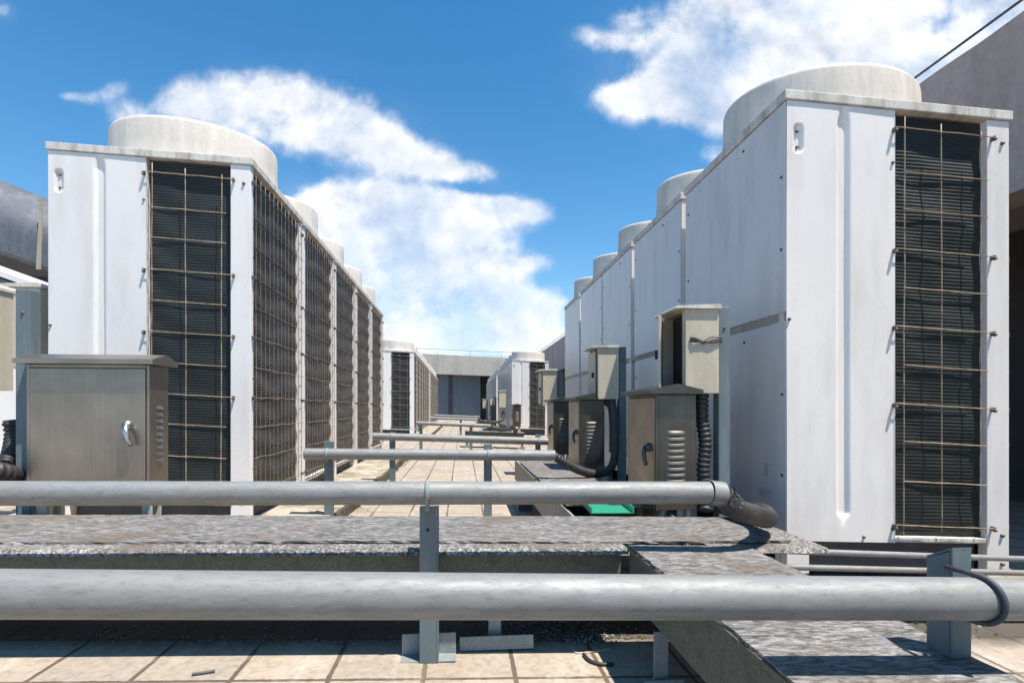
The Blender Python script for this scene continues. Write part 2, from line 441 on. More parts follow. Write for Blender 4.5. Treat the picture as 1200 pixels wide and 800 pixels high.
    for i, z in enumerate(HZ):
        lng = i in (0, 3, 5, 7, 10)
        wire(b, (xq+0.006,-hl+0.015,z), (xq+0.006,hl-0.015,z+rnd.uniform(-.006,.006)), r=0.0021, wob=0.010, nrm=(1,0,0))
        if lng:
            b.mi = 1
            for yq in (-hl+0.02, hl-0.02): b.box((hw,yq-0.008,z-0.016), (hw+0.022,yq+0.008,z+0.008), 0.003)
            b.mi = 0
    b.build('side_guard', ['wire_side', 'bolt'], root, k=KU)
    # closed side facing the other way
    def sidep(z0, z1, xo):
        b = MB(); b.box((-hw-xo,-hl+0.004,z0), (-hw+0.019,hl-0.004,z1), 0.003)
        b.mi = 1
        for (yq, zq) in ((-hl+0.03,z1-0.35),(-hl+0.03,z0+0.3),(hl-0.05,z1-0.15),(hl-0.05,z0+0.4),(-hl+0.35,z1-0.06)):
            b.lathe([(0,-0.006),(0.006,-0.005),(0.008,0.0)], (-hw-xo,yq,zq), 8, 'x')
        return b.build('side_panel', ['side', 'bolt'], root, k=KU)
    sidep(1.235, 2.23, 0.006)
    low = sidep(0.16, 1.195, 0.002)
    b = MB(); b.box((-hw-0.0,-hl+0.006,1.1965), (-hw+0.018,hl-0.006,1.2335)); b.build('seam_strip', 'seam', root, k=KU)
    b = MB(); b.box((-hw-0.0035,-hl+0.14,0.44), (-hw-0.0025,-hl+0.17,0.50)); b.build('sticker', 'plate', low, k=KU)
    b = MB(); b.box((-hw-0.0035,-hl+0.11,0.33), (-hw-0.0025,-hl+0.22,0.375)); b.build('nameplate', 'plate', low, k=KU)
    # cap
    b = MB(); b.box((-hw-0.012,-hl-0.009,2.235), (hw+0.012,hl+0.012,HT), 0.004, seg=2); b.build('cap', 'cap', root, k=KU)
    b = MB()
    b.lathe([(0.548,HT-0.002),(0.540,HT+0.02),(0.534,HT+0.06),(0.531,HT+0.15),(0.529,HT+0.265),(0.526,HT+0.280),(0.519,HT+0.289),(0.508,HT+0.291),(0.499,HT+0.286),(0.493,HT+0.26),(0.490,HT+0.02)], (0,0,0), 96)
    for v in b.bm.verts: v.co.y *= 0.80
    cw_ = b.build('fan_cowl', 'cowl', root, k=KU, loc=(0,0.04,0))
    b = MB()
    b.lathe([(0,HT+0.09),(0.09,HT+0.09),(0.10,HT+0.04),(0.10,HT+0.012)], (0,0,0), 20)
    for q in range(4):
        a = q*PI/2
        r = Matrix.Rotation(a, 4, 'Z') @ Matrix.Translation((0.28,0,HT+0.06)) @ Matrix.Rotation(0.45, 4, 'X')
        t = bmesh.new(); bmesh.ops.create_cube(t, size=1.0)
        for v in t.verts: v.co = Vector((v.co.x*0.36, v.co.y*(0.16 if v.co.x < 0 else 0.26), v.co.z*0.006))
        b._merge(t, r)
    for v in b.bm.verts: v.co.y *= 0.75; v.co.x *= 0.9
    b.build('fan', 'dark', cw_, k=KU)
    b = MB()
    for rr in (0.12,0.2,0.28,0.36,0.44): b.tube([(rr*math.cos(a*PI/16), rr*math.sin(a*PI/16), HT+0.235) for a in range(33)], 0.0025, 4, caps=False)
    for q in range(8): b.tube([(0.1*math.cos(q*PI/4),0.1*math.sin(q*PI/4),HT+0.231),(0.467*math.cos(q*PI/4),0.467*math.sin(q*PI/4),HT+0.231)], 0.003, 4)
    for v in b.bm.verts: v.co.y *= 0.79
    b.build('fan_guard', 'galv', cw_, k=KU)
    return root
U = make_unit(); first = [True]
ords = ['first','second','third','fourth','fifth','sixth','seventh','eighth','ninth','tenth','eleventh','twelfth','thirteenth']
def put_unit(xc, yfront, z, label, group, sy=1.0):
    o = U if first[0] else copy_tree(U); first[0] = False
    o.location = (xc, yfront+hl*sy, z); o.scale = (1, sy, 1)
    tag(o, label, 'air conditioner', group)
XL, XR = -1.285-hw, 1.525+hw
ZL, ZR = 0.094+0.04*hw, 0.07-0.04*hw
near_l = ['large white condenser unit at left behind the stainless cabinet, wire guarded coil facing camera'] + \
         [f'{ords[i]} white condenser unit from the camera in the near left row' for i in range(1, 5)]
for i in range(5): put_unit(XL, 3.46+1.12*i, ZL, near_l[i], 'condenser units in the near left row', 1.0)
near_r = ['large white condenser unit at right, nearest of its row, grooved panel and wire guarded coil'] + \
         [f'{ords[i]} white condenser unit from the camera in the near right row' for i in range(1, 5)]
for i, (y, sy) in enumerate(((2.45,1.10),(3.69,0.98),(4.82,0.95),(5.86,1.0),(7.02,0.94))):
    put_unit(XR, y, ZR, near_r[i], 'condenser units in the near right row', sy)
for i in range(6):
    put_unit(XL, 14.8+1.10*i, ZL, f'{ords[i]} unit from the camera in the middle left row beyond the walkway gap', 'condenser units in the middle left row')
for i in range(6):
    put_unit(XL, 22.2+1.12*i, ZL, f'{ords[i]} unit from the camera in the farthest left row near the blue wall', 'condenser units in the farthest left row')
for i in range(6):
    put_unit(XR, 16.8+1.12*i, ZR, f'{ords[i]} unit from the camera in the distant right row beyond the gap', 'condenser units in the distant right row')
for i in range(9):
    put_unit(XR, 24.6+1.12*i, ZR, f'{ords[i]} unit of the farthest right row before the end wall', 'condenser units in the farthest right row')

# ------------------------------------------------------------------ pipes, posts, straps
PR = 0.039
def pipe(p, q, r, label, group='galvanised pipes crossing the aisle', joint=None, name='galvanised_pipe'):
    root = empty(name, (0,0,0)); root.location = p; d = q-p
    b = MB(); n = 24
    b.tube([d*(i/n) for i in range(n+1)], r, 28, caps=False)
    b.tube([d*0+Vector((0.001,0,0)), d*0.02], r-0.004, 20, caps=True) if False else None
    # open ends with wall thickness
    for e, s in ((Vector((0,0,0)), 1), (d, -1)):
        b.lathe([(r,0),(r-0.004,0),(r-0.004,0.12*s)], e, 28, 'x')
        b.lathe([(r-0.004,0.12*s),(0.0005,0.12*s)], e, 28, 'x')
    b.build('tube', 'galv', root)
    if joint:
        for jx in joint:
            t = (jx-p.x)/d.x; c = d*t
            s = MB(); s.lathe([(r,-0.007),(r+0.0035,-0.007),(r+0.0035,0.007),(r,0.007)], c, 28, 'x')
            s.box(c+Vector((-0.007,-0.008,-r-0.02)), c+Vector((0.007,0.008,-r+0.001)), 0.001)
            s.build('strap', 'palegrey', root)
    return tag(root, label, 'pipe', group)
# pipe 1 (nearest)
p1a, p1b = PY(-260,694.0,0.95), PY(1420,702.5,0.95)
pipe(p1a, p1b, PR, 'thick galvanised pipe nearest the camera across the whole foreground')
p2a, p2b = PY(-160,578,1.795), PY(831,577,1.795)
x500 = PY(501,577,1.795).x
pipe(p2a, p2b, 0.0378, 'second galvanised pipe over the long board cover, ending at a torn black sleeve', joint=[x500])
p3a, p3b = PY(357,531.5,3.7), PY(650,533.5,3.7)
pipe(p3a, p3b, 0.037, 'third galvanised pipe across the aisle, between two grey posts', joint=[PY(383,531,3.7).x, PY(572,531,3.7).x])
p4a, p4b = PY(437,511,5.5), PY(642,517,5.5)
pipe(p4a, p4b, 0.037, 'fourth galvanised pipe across the tiled aisle', joint=[PY(459,511,5.5).x, PY(631,511,5.5).x])
p5a, p5b = PY(488,495.5,9.8), PY(575,499,9.8)
pipe(p5a, p5b, 0.034, 'fifth galvanised pipe far down the aisle')
p6a, p6b = PY(504,489.5,14.5), PY(560,491.5,14.5)
pipe(p6a, p6b, 0.034, 'thin distant galvanised pipe, second farthest down the aisle')
p7a, p7b = PY(509,486.5,20), PY(562,488.5,20)
pipe(p7a, p7b, 0.034, 'farthest galvanised pipe in front of the blue wall')
def zdeck(x): return -K*x
def angle_post(x, y, ztop, label, w=0.055, d=0.045, zb=None, foot=None, mat='bluegrey', tabs=0.0):
    zb = zdeck(x) if zb is None else zb
    root = empty('pipe_support', (x,y,zb)); h = ztop-zb
    b = MB(); t = 0.006
    b.box((-w/2,0,0), (w/2-t-0.0005,t,h), 0.0012); b.box((w/2-t,0,0), (w/2,d,h), 0.0012)
    if tabs:
        b.box((-w/2,t+0.0006,h-t), (w/2-t-0.001,d,h), 0.0012)
    b.mi = 1
    b.lathe([(0,-0.0008),(0.0055,-0.0008),(0.0055,0.0)], (-0.004,0,h-0.075), 14, 'y')
    b.build('upright', [mat, 'dark'], root)
    if foot:
        for (fa, fb, hh, fy) in foot:
            f = MB(); f.box((fa,-0.035+fy,0.0), (fb,0.02+fy,0.006), 0.001); f.box((fa,0.0205+fy,0.0), (fb,0.0265+fy,hh), 0.001)
            f.build('foot_plate', 'palegrey', root)
    return tag(root, label, 'pipe support', 'grey steel posts holding the pipes')
c = PY(502,577,1.795)
angle_post(c.x, 1.828, c.z-PR-0.014, 'grey angle post with bolt hole holding second pipe, in front of the board', w=0.062, d=0.05, foot=[(-0.095,0.088,0.075,0.04)], tabs=1)
c = PY(383,531,3.7); angle_post(c.x, 3.74, c.z+0.075, 'blue grey post at left end of the third pipe', zb=zdeck(c.x)+0.084)
c = PY(572,531,3.7); angle_post(c.x, 3.74, c.z+0.06, 'blue grey post in mid aisle behind the third pipe')
c = PY(459,511,5.5); angle_post(c.x, 5.54, c.z+0.04, 'short grey post at the left end of the fourth pipe', zb=zdeck(c.x))
c = PY(631,516,5.5); angle_post(c.x, 5.54, c.z+0.06, 'short grey post at the right end of the fourth pipe')
c = PY(552,498,9.8); angle_post(c.x, 9.84, c.z+0.03, 'small far post under the fifth pipe')
c = PY(493,496,9.8); angle_post(c.x, 9.84, c.z-0.03, 'small far post at the left end of the fifth pipe')
c = PY(540,490,14.5); angle_post(c.x, 14.54, c.z-0.03, 'tiny far post under the second farthest pipe')
# near right channel post standing on the tray, with U bolt
TX0, TX1 = 0.59, 1.03
def traytop(x): return 0.385-K*x
rp = empty('pipe_support', (0.985,1.003,traytop(0.985)+0.001))
b = MB(); ztop = PY(1118,641,1.03).z-rp.location.z
b.box((-0.014,0,0), (0.028,0.006,ztop), 0.001); b.prism([(0.0065,0),(0.06,0),(0.06,ztop-0.03),(0.0065,ztop)], -0.014, -0.008, 'x')
b.prism([(0.0065,0),(0.06,0),(0.06,ztop-0.03),(0.0065,ztop)], 0.022, 0.028, 'x')
b.prism([(0,ztop+0.0006),(0.06,ztop-0.03),(0.06,ztop-0.024),(0,ztop+0.0066)], -0.014, 0.028, 'x')
b.build('upright', 'bluegrey', rp)
pc = PY(1150,701,0.95); cc = Vector((0.972, 0.95, p1a.z+(p1b.z-p1a.z)*(0.972-p1a.x)/(p1b.x-p1a.x)))-rp.location
b = MB(); R = PR+0.0055
pts = [Vector((cc.x+0.002-0.012, cc.y+0.058, cc.z+R-0.001))]+[Vector((cc.x+0.01*math.sin(a), cc.y-R*math.sin(a), cc.z+R*math.cos(a))) for a in [i*PI/16 for i in range(17)]]+[Vector((cc.x-0.01, cc.y+0.058, cc.z-R))]
b.tube(pts, 0.0052, 10); b.build('u_bolt', 'kick', rp)
tag(rp, 'blue grey channel post with U bolt clamping the nearest pipe at right', 'pipe support', 'grey steel posts holding the pipes')

# ------------------------------------------------------------------ board covered trays
def wavy_board(x0, x1, y0, y1, z, th, seed, nx=60, ny=8, amp=0.002, rag=0.004, kk=K, slope=0.0):
    rnd = random.Random(seed); vs = []; fs = []
    for side in (0, 1):
        for j in range(ny+1):
            for i in range(nx+1):
                x = x0+(x1-x0)*i/nx; y = y0+(y1-y0)*j/ny
                zz = z-(th if side else 0)+amp*math.sin(x*3.7+seed)*math.cos(y*5+seed)
                if j in (0, ny): y += rnd.uniform(-rag, rag)
                if j == 0 and side: y -= slope
                if i in (0, nx): x += rnd.uniform(-rag, rag)
                vs.append((x, y, zz-kk*x))
    n = (nx+1)*(ny+1)
    for j in range(ny):
        for i in range(nx):
            a = j*(nx+1)+i; fs.append((a, a+1, a+nx+2, a+nx+1)); fs.append((n+a, n+a+nx+1, n+a+nx+2, n+a+1))
    for i in range(nx):
        fs.append((i, n+i, n+i+1, i+1)); a = ny*(nx+1)+i; fs.append((a, a+1, n+a+1, n+a))
    for j in range(ny):
        a = j*(nx+1); fs.append((a, a+nx+1, n+a+nx+1, n+a)); a += nx; fs.append((a, n+a, n+a+nx+1, a+nx+1))
    b = MB(); b.poly(vs, fs); return b
def leg_part(root, x, y, ztop, mat='palegrey', w=0.045, dx=0.0, fw=0.06):
    b = MB(); zd = zdeck(x)
    b.box((x-w/2,y,zd), (x+w/2,y+0.005,ztop), 0.001); b.box((x+w/2-0.005,y+0.0055,zd), (x+w/2,y+0.04,ztop), 0.001)
    b.box((x-fw+dx,y-0.03,zd+0.006), (x+fw+dx,y-0.025,zd+0.055), 0.001); b.box((x-fw+dx,y-0.0245,zd+0.006), (x+fw+dx,y-0.001,zd+0.012), 0.001)
    return b.build('leg', mat, root)
KC = 0.021; ZC = 0.374
ct = empty('cable_tray', (0,0,0))
wavy_board(-2.6, 1.24, 1.965, 2.42, ZC, 0.008, 3, 120, 10, kk=KC).build('cover_board', 'board', ct)
wavy_board(-2.6, 0.585, 1.895, 2.40, ZC-0.0095, 0.018, 5, 400, 6, 0.0, 0.003, kk=KC, slope=0.016).build('under_board', ['board_edge'], ct)
wavy_board(0.9, 1.34, 1.895, 2.36, ZC-0.0095, 0.015, 9, 50, 6, 0.0, 0.003, kk=KC, slope=0.014).build('under_board', ['board_edge'], ct)
b = MB()
b.box((-2.6,1.945,0.155), (0.575,1.951,ZC-0.029), 0.001); b.box((-2.6,1.9515,0.155), (0.575,2.38,0.161))
b.box((-2.6,2.381,0.155), (0.575,2.387,ZC-0.029), 0.001); b.box((-2.6,1.93,ZC-0.0355), (0.575,1.9445,ZC-0.0295), 0.001)
b.build('channel', 'olive', ct, k=KC)
xl = PY(579,740,1.99).x
leg_part(ct, xl, 1.945, 0.153-KC*xl, dx=0.005, fw=0.13)
leg_part(ct, -1.7, 1.945, 0.153+KC*1.7)
tag(ct, 'long low cable tray across foreground under weathered grey fibre cement boards', 'cable tray')
# tray along the aisle, near part (right foreground)
at = empty('cable_tray', (0,0,0))
wavy_board(TX0, TX1, 0.25, 1.90, 0.385, 0.009, 11, 16, 60).build('cover_board', 'board', at)
b = MB()
b.box((TX0+0.012,0.25,0.19), (TX0+0.018,1.93,0.3755), 0.001); b.box((TX1-0.018,0.25,0.19), (TX1-0.012,1.93,0.3755), 0.001)
b.box((TX0+0.0185,0.25,0.19), (TX1-0.0185,1.93,0.196)); b.box((TX0-0.004,0.25,0.362), (TX0+0.0115,1.9,0.3755), 0.001)
b.build('channel', 'olive', at, k=K)
leg_part(at, 0.605, 1.62, 0.188-K*0.6); leg_part(at, 1.0, 1.62, 0.188-K)
tag(at, 'board covered cable tray running from right foreground towards the long tray', 'cable tray')
# tray along the aisle, beyond
bt = empty('cable_tray', (0,0,0))
wavy_board(0.52, 0.98, 2.70, 5.15, 0.385, 0.009, 15, 16, 60).build('cover_board', 'board', bt)
b = MB()
b.box((0.50,2.44,0.19), (0.506,5.2,0.3755), 0.001); b.box((0.99,2.44,0.19), (0.996,5.2,0.3755), 0.001); b.box((0.5065,2.44,0.19), (0.9895,5.2,0.196))
b.box((0.507,2.44,0.352), (0.53,5.2,0.358)) 
b.build('channel', 'creamch', bt, k=K)
for yy in (2.9, 4.6): leg_part(bt, 0.53, yy, 0.188-K*0.5, 'kick')
tag(bt, 'cream sided cable tray beyond the long tray, under the right hand cabinets', 'cable tray')
dt = empty('cable_tray', (0,0,0))
wavy_board(0.05, 1.35, 11.8, 12.25, 0.36, 0.01, 21, 20, 4).build('cover_board', 'board', dt)
b = MB(); b.box((0.06,11.83,0.1), (1.34,11.836,0.349)); b.box((0.06,12.2,0.1), (1.34,12.206,0.349)); b.build('channel', 'olive', dt, k=K)
for xx in (0.1, 1.3): leg_part(dt, xx, 11.85, 0.11-K*xx)
tag(dt, 'small distant olive cable tray crossing the aisle at right', 'cable tray')
# green trough
g = empty('green_trough', (0.70,2.44,0.361))
b = MB(); rotg = Matrix.Rotation(0.10, 4, 'Z')
b.box((-0.10,0,0), (0.10,0.62,0.004)); b.box((-0.10,0,0.0045), (-0.093,0.62,0.03)); b.box((0.093,0,0.0045), (0.10,0.62,0.03))
o = b.build('green_trough', 'green'); 
bpy.data.objects.remove(g); o.location = (0.68,2.43,0.371); o.rotation_euler = (0,0,-0.05)
tag(o, 'bright green plastic trough lying on the tray behind the long boards', 'trough')

# ------------------------------------------------------------------ flexible sleeves
def corr(path, r, amp=0.0025, per=3):
    def rf(i, n): return r+amp*(1 if (i//per) % 2 else -1)
    return MB().tube(path, r, 18, rfun=rf)
def fine_curve(pts, step=0.0035):
    c = curve(pts, 40); out = [c[0]]
    for p in c[1:]:
        while (p-out[-1]).length >= step: out.append(out[-1]+(p-out[-1]).normalized()*step)
    return out
sl = empty('conduit_sleeve', p2b)
e = p2b
b = MB(); prof = [(0.041,0.002),(0.0435,0.004)]
for i in range(5): prof += [(0.0385,0.008+i*0.009),(0.043,0.0125+i*0.009)]
prof += [(0.036,0.056)]
b.lathe(prof, (0,0,0), 28, 'x'); o = b.build('collar', 'galv', sl); o.rotation_euler = (0,0.12,0)
pts = [Vector((0.045,0,-0.006)), PY(862,596,1.81)-e, PY(884,603,1.86)-e, PY(899,607,2.0)-e, PY(893,600,2.16)-e, PY(868,600,2.32)-e, PY(846,604,2.48)-e]
for q in pts[1:]: q.z = max(q.z, 0.374-KC*(q.x+e.x)+0.04-e.z)
fc = fine_curve(pts, 0.004)
rr = random.Random(5); jit = [rr.uniform(-0.0012,0.0012) for _ in range(4000)]
b = MB().tube(fc, 0.037, 22, rfun=lambda i, n: 0.0365+(0.0012 if (i//2) % 2 else -0.0008)+(0.004*math.exp(-i/4) if i < 12 else 0))
b.build('sleeve', 'rubber', sl)
b = MB()
# torn cloth wrap at the mouth
tp = [fc[k] for k in range(2, 16)]
vs = []; fs = []
for j, p in enumerate(tp):
    t = (fc[j+3]-fc[j+1]).normalized(); u = Vector((0,0,1))-t*t.z; u.normalize(); w = t.cross(u)
    for k in range(15):
        a = -0.6+k*2.6/14; R2 = 0.0395+rr.uniform(0, 0.0035)+(0.006*rr.random() if j in (0, 13) or k in (0, 14) else 0)
        jt = t*rr.uniform(-0.003,0.003)
        vs.append(p+(u*math.cos(a)+w*math.sin(a))*R2+jt)
for j in range(13):
    for k in range(14):
        if rr.random() < 0.12: continue
        a = j*15+k; fs.append((a, a+1, a+16, a+15))
b.poly(vs, fs); b.build('torn_wrap', 'rubber', sl)
tag(sl, 'torn black rubber sleeve with grey collar at the end of the second pipe', 'conduit', 'black flexible conduits beside the right units')

def flex(pts, r, label, amp=0.0028, per=3):
    pts = [Vector(p) for p in pts]; o0 = pts[0].copy(); q = [p-o0 for p in pts]
    o = corr(fine_curve(q, 0.004 if r < 0.04 else 0.006), r, amp, per).build('flexible_conduit', 'rubber', loc=o0)
    return tag(o, label, 'conduit', 'black flexible conduits beside the right units')

# ------------------------------------------------------------------ stainless cabinets
def make_cabinet(w=0.47, d=0.29, h=0.55, leg=0.4, bm='steel', lw=0.045, hm='chrome'):
    root = empty('steel_cabinet', (0,0,0)); z0 = leg; z1 = leg+h
    b = MB(); b.box((-w/2,-d/2+0.016,z0), (w/2,d/2,z1), 0.004, seg=2)
    b.box((-w/2-0.001,-d/2,z0), (-w/2+0.012,-d/2+0.0155,z1), 0.001); b.box((w/2-0.012,-d/2,z0), (w/2+0.001,-d/2+0.0155,z1), 0.001)
    b.box((-w/2+0.0125,-d/2,z1-0.012), (w/2-0.0125,-d/2+0.0155,z1), 0.001); b.build('body', bm, root)
    b = MB(); b.box((-w/2+0.014,-d/2-0.004,z0+0.004), (w/2-0.014,-d/2+0.014,z1-0.015), 0.003, seg=2)
    dr = b.build('door', 'steel', root)
    b = MB(); hx, hz = w/2-0.085, z0+h*0.48; yb = -d/2-0.004
    b.lathe([(0.022,0.0),(0.022,-0.006),(0.016,-0.018),(0.0,-0.020)], (hx,yb,hz+0.03), 20, 'y')
    b.tube([(hx,yb-0.02,hz+0.035),(hx+0.012,yb-0.03,hz+0.005),(hx+0.022,yb-0.03,hz-0.03),(hx+0.028,yb-0.022,hz-0.055)], 0.010, 10, rfun=lambda i, n: (0.010,0.012,0.011,0.008)[i])
    b.build('handle', hm, dr)
    # hood
    b = MB(); o_ = 0.035
    prof = [(-d/2-o_,z1+0.002),(-d/2-o_,z1+0.022),(0,z1+0.05),(d/2+o_*0.6,z1+0.022),(d/2+o_*0.6,z1+0.002)]
    b.prism(prof, -w/2-0.03, w/2+0.03, 'x')
    b.build('hood', bm, root)
    b = MB()
    for i in range(9):
        z = z0+h*0.24+i*h*0.052
        vs = []; n = 8
        for k in range(n+1):
            u = k/n; y = -lw+2*lw*u; bul = 0.009*math.sin(PI*u)**0.5
            vs += [(w/2+0.0005,y,z+0.016),(w/2+bul*0.7,y,z+0.009),(w/2+bul,y,z),(w/2+0.0005,y,z-0.001)]
        fs = []
        for k in range(n):
            for j in range(3): a = k*4+j; fs.append((a, a+1, a+5, a+4))
        b.poly(vs, fs, smooth=False)
    b.build('vent_louvre', 'louvre' if hm == 'bolt' else bm, root)
    for sx in (-1, 1):
        for sy in (-1, 1):
            b = MB(); x = sx*(w/2-0.03); y = sy*(d/2-0.04)
            b.box((x-0.02,y-0.003,0), (x+0.02,y+0.003,z0), 0.001); b.box((x-0.02*sx-0.003,y+0.0035,0), (x-0.02*sx+0.003,y+0.03,z0), 0.001)
            b.build('leg', 'beige', root)
    return root
CAB = make_cabinet(d=0.15, lw=0.03)
CAB2 = make_cabinet(w=0.43, d=0.20, bm='steel_dark', hm='bolt')
fc_ = [True]
zl = zdeck(-1.5)
CAB.location = (PY(104,500,2.45).x, 2.45+0.075, zl+0.03)
CAB.scale = (1.03,1,1)
tag(CAB, 'stainless steel cabinet with swing handle standing before the left unit', 'electrical cabinet', 'stainless steel cabinets')
def cab(x, y, z, label, sc=1.0):
    o = CAB2 if fc_[0] else copy_tree(CAB2); fc_[0] = False; o.location = (x,y,z); o.rotation_euler = (0,0,-PI/2); o.scale = (1,1,sc)
    tag(o, label, 'electrical cabinet', 'stainless steel cabinets'); return o
cab(1.013, 2.73, -0.035, 'nearest right hand stainless cabinet under the open beige box')
cab(1.015, 4.43, -0.035, 'second stainless cabinet of the right row with a dented louvred side')
cab(1.05, 5.85, -0.035, 'third stainless cabinet of the right row, plain dark louvred side')
c = PY(606,490,14.2); cab(c.x, 14.4, -0.035, 'small far steel cabinet before the distant right row')
c = PY(578,490,20.0); cab(c.x, 20.2, -0.035, 'tiny far steel cabinet beside the distant right row')

# ------------------------------------------------------------------ beige boxes on posts
def make_jbox(opened):
    root = empty('junction_box', (0,0,0)); w, d, h = 0.165, 0.29, 0.40    # w across (x), d along aisle, origin: front bottom centre
    t = 0.006; b = MB()
    b.box((-w/2,0,0), (w/2,t,h), 0.002); b.box((-w/2,d-t,0), (w/2,d,h), 0.002)
    b.box((w/2-t,t+0.0005,0), (w/2,d-t-0.0005,h), 0.001)
    b.box((-w/2,t+0.0005,0), (w/2-t-0.0005,d-t-0.0005,t), 0.001); b.box((-w/2,t+0.0005,h-t), (w/2-t-0.0005,d-t-0.0005,h), 0.001)
    b.box((-w/2,t+0.0005,t+0.0005), (-w/2+t,0.04,h-t-0.0005), 0.001)
    b.mi = 1; b.box((-w/2+0.05,0.045,0.012), (w/2-0.02,d-0.01,h-0.012))
    b.build('body', ['beige', 'recess'], root)
    b = MB(); b.box((-0.014,-0.225,-0.18), (0.0,0,0.18), 0.004, seg=2)
    b.mi = 1; b.box((-0.03,-0.205,-0.03), (-0.0145,-0.185,0.01), 0.002)
    dr = b.build('door', ['beige', 'dark'], root); dr.location = (-w/2-0.002, d-0.012, h/2)
    dr.rotation_euler = (0,0,math.radians(-24) if opened else 0)
    if opened:
        b = MB(); rr_ = random.Random(8)
        for q in range(3):
            zz = h*0.62+q*0.008
            b.tube([(-w/2+0.02,-0.004,zz),(-w/4,-0.008-0.004*q,zz-0.006*q+rr_.uniform(-.008,.008)),(0,-0.006,zz-0.012+rr_.uniform(-.01,.01)),(w/4,-0.009,zz+rr_.uniform(-.008,.008)),(w/2+0.002,-0.004,zz),(w/2+0.012,0.0,zz),(w/2+0.016,0.012,zz-0.003)], 0.005-0.001*q, 6)
        b.build('tie_strap', 'kick', root)
    b = MB(); b.prism([(-w/2-0.055,h+0.0),(-w/2-0.05,h+0.012),(w/2,h+0.024),(w/2+0.006,h+0.012),(w/2+0.006,h+0.001),(-w/2-0.045,h+0.001)], -0.014, d+0.012, 'y')
    b.build('hood', 'cap', root)
    return root
JO = make_jbox(True); JC = make_jbox(False)
def gpost(x, y, ztop, label, zb=None, w=0.056):
    zb = zdeck(x) if zb is None else zb
    b = MB(); h = ztop-zb
    b.box((-w/2,0,0), (w/2,0.006,h), 0.0015); b.box((-w/2,0.0065,0), (-w/2+0.006,0.06,h), 0.0015); b.box((w/2-0.006,0.0065,0), (w/2,0.06,h), 0.0015)
    b.mi = 1; b.lathe([(0,-0.006),(0.006,-0.005),(0.007,0)], (0.0,0,h-0.1), 8, 'y')
    o = b.build('support_post', ['bluegrey', 'bolt'], loc=(x,y,zb)); return tag(o, label, 'post', 'blue grey posts carrying the beige boxes')
JO.location = (1.135, 2.50, 0.92)
tag(JO, 'beige junction box with its door hanging open, nearest on the right', 'junction box', 'beige junction boxes on posts')
gpost(1.254, 2.52, 1.335, 'blue grey post carrying the open beige box at right')
JC.location = (1.135, 4.17, 0.92); tag(JC, 'closed beige junction box, second along the right row', 'junction box', 'beige junction boxes on posts')
gpost(1.254, 4.19, 1.33, 'blue grey post carrying the second beige box of the right row')
def jb(x, y, z, label, sc=1.0):
    o = copy_tree(JC); o.location = (x,y,z); o.scale = (sc,sc,sc); tag(o, label, 'junction box', 'beige junction boxes on posts'); return o
c = PY(647,437,6.8); jb(1.10, 6.8, 0.88, 'closed beige junction box, third along the right row', 1.1); gpost(1.235, 6.82, 1.32, 'grey post carrying the third beige box of the right row')
c = PY(590,460,15.3); jb(c.x-0.03, 15.3, 0.87, 'far beige junction box, nearest in the distant right row', 1.15); gpost(c.x+0.14, 15.32, 1.32, 'thin far post carrying the nearest distant beige box')
c = PY(577,467,21.0); jb(c.x, 21.0, 0.84, 'far beige junction box, middle one of the distant right row', 1.1)
gpost(c.x+0.13, 21.02, 1.28, 'thin far post carrying the middle distant beige box')
c = PY(568,468,27.0); jb(c.x, 27.0, 0.84, 'farthest beige junction box near the blue wall', 1.1)
gpost(c.x+0.13, 27.02, 1.28, 'thin farthest post carrying the farthest beige box')
# flexes
flex([(1.170,2.58,0.925),(1.165,2.57,0.8),(1.172,2.55,0.68),(1.158,2.54,0.55),(1.165,2.53,0.44),(1.15,2.50,0.36)], 0.030, 'black corrugated conduit hanging from the open beige box')
flex([(1.11,4.28,0.925),(1.165,4.22,0.86),(1.175,4.20,0.7),(1.17,4.19,0.5)], 0.026, 'short black conduit dropping from the second beige box of the right row')
flex([p3b+Vector((-0.01,0,0)), PY(662,542,3.72), PY(680,551,3.78), PY(700,555,3.88), PY(716,548,4.0), PY(721,525,4.06), PY(720,495,4.1), PY(716,465,4.22), (1.13,4.24,0.93)], 0.030, 'black corrugated conduit looping from the third pipe up to the second beige box', 0.0015)
flex([p5b, PY(584,503,9.85), PY(594,503,10.4), PY(600,500,11.2), (1.2,11.6,0.2)], 0.036, 'far black conduit curling from the fifth pipe', 0.0015)
flex([p6b, PY(566,494,14.6), PY(575,495,15.0), PY(588,492,15.3), PY(590,482,15.4)], 0.045, 'far black conduit rising to the nearest distant beige box', 0.0015)
# twin thin conduits at right
for (ya, yb2, lab) in ((645.5,654.5,'upper of two thin grey conduits crossing before the right unit'),(664.5,669.5,'lower of two thin grey conduits crossing before the right unit')):
    a = PY(905,ya-0.8,2.12); q = PY(1330,yb2+4.5,2.12)
    o = MB().tube([(q-a)*(i/10) for i in range(11)], 0.0125, 14).build('thin_conduit', 'galv', loc=a); tag(o, lab, 'conduit', 'thin conduits beside the right unit')

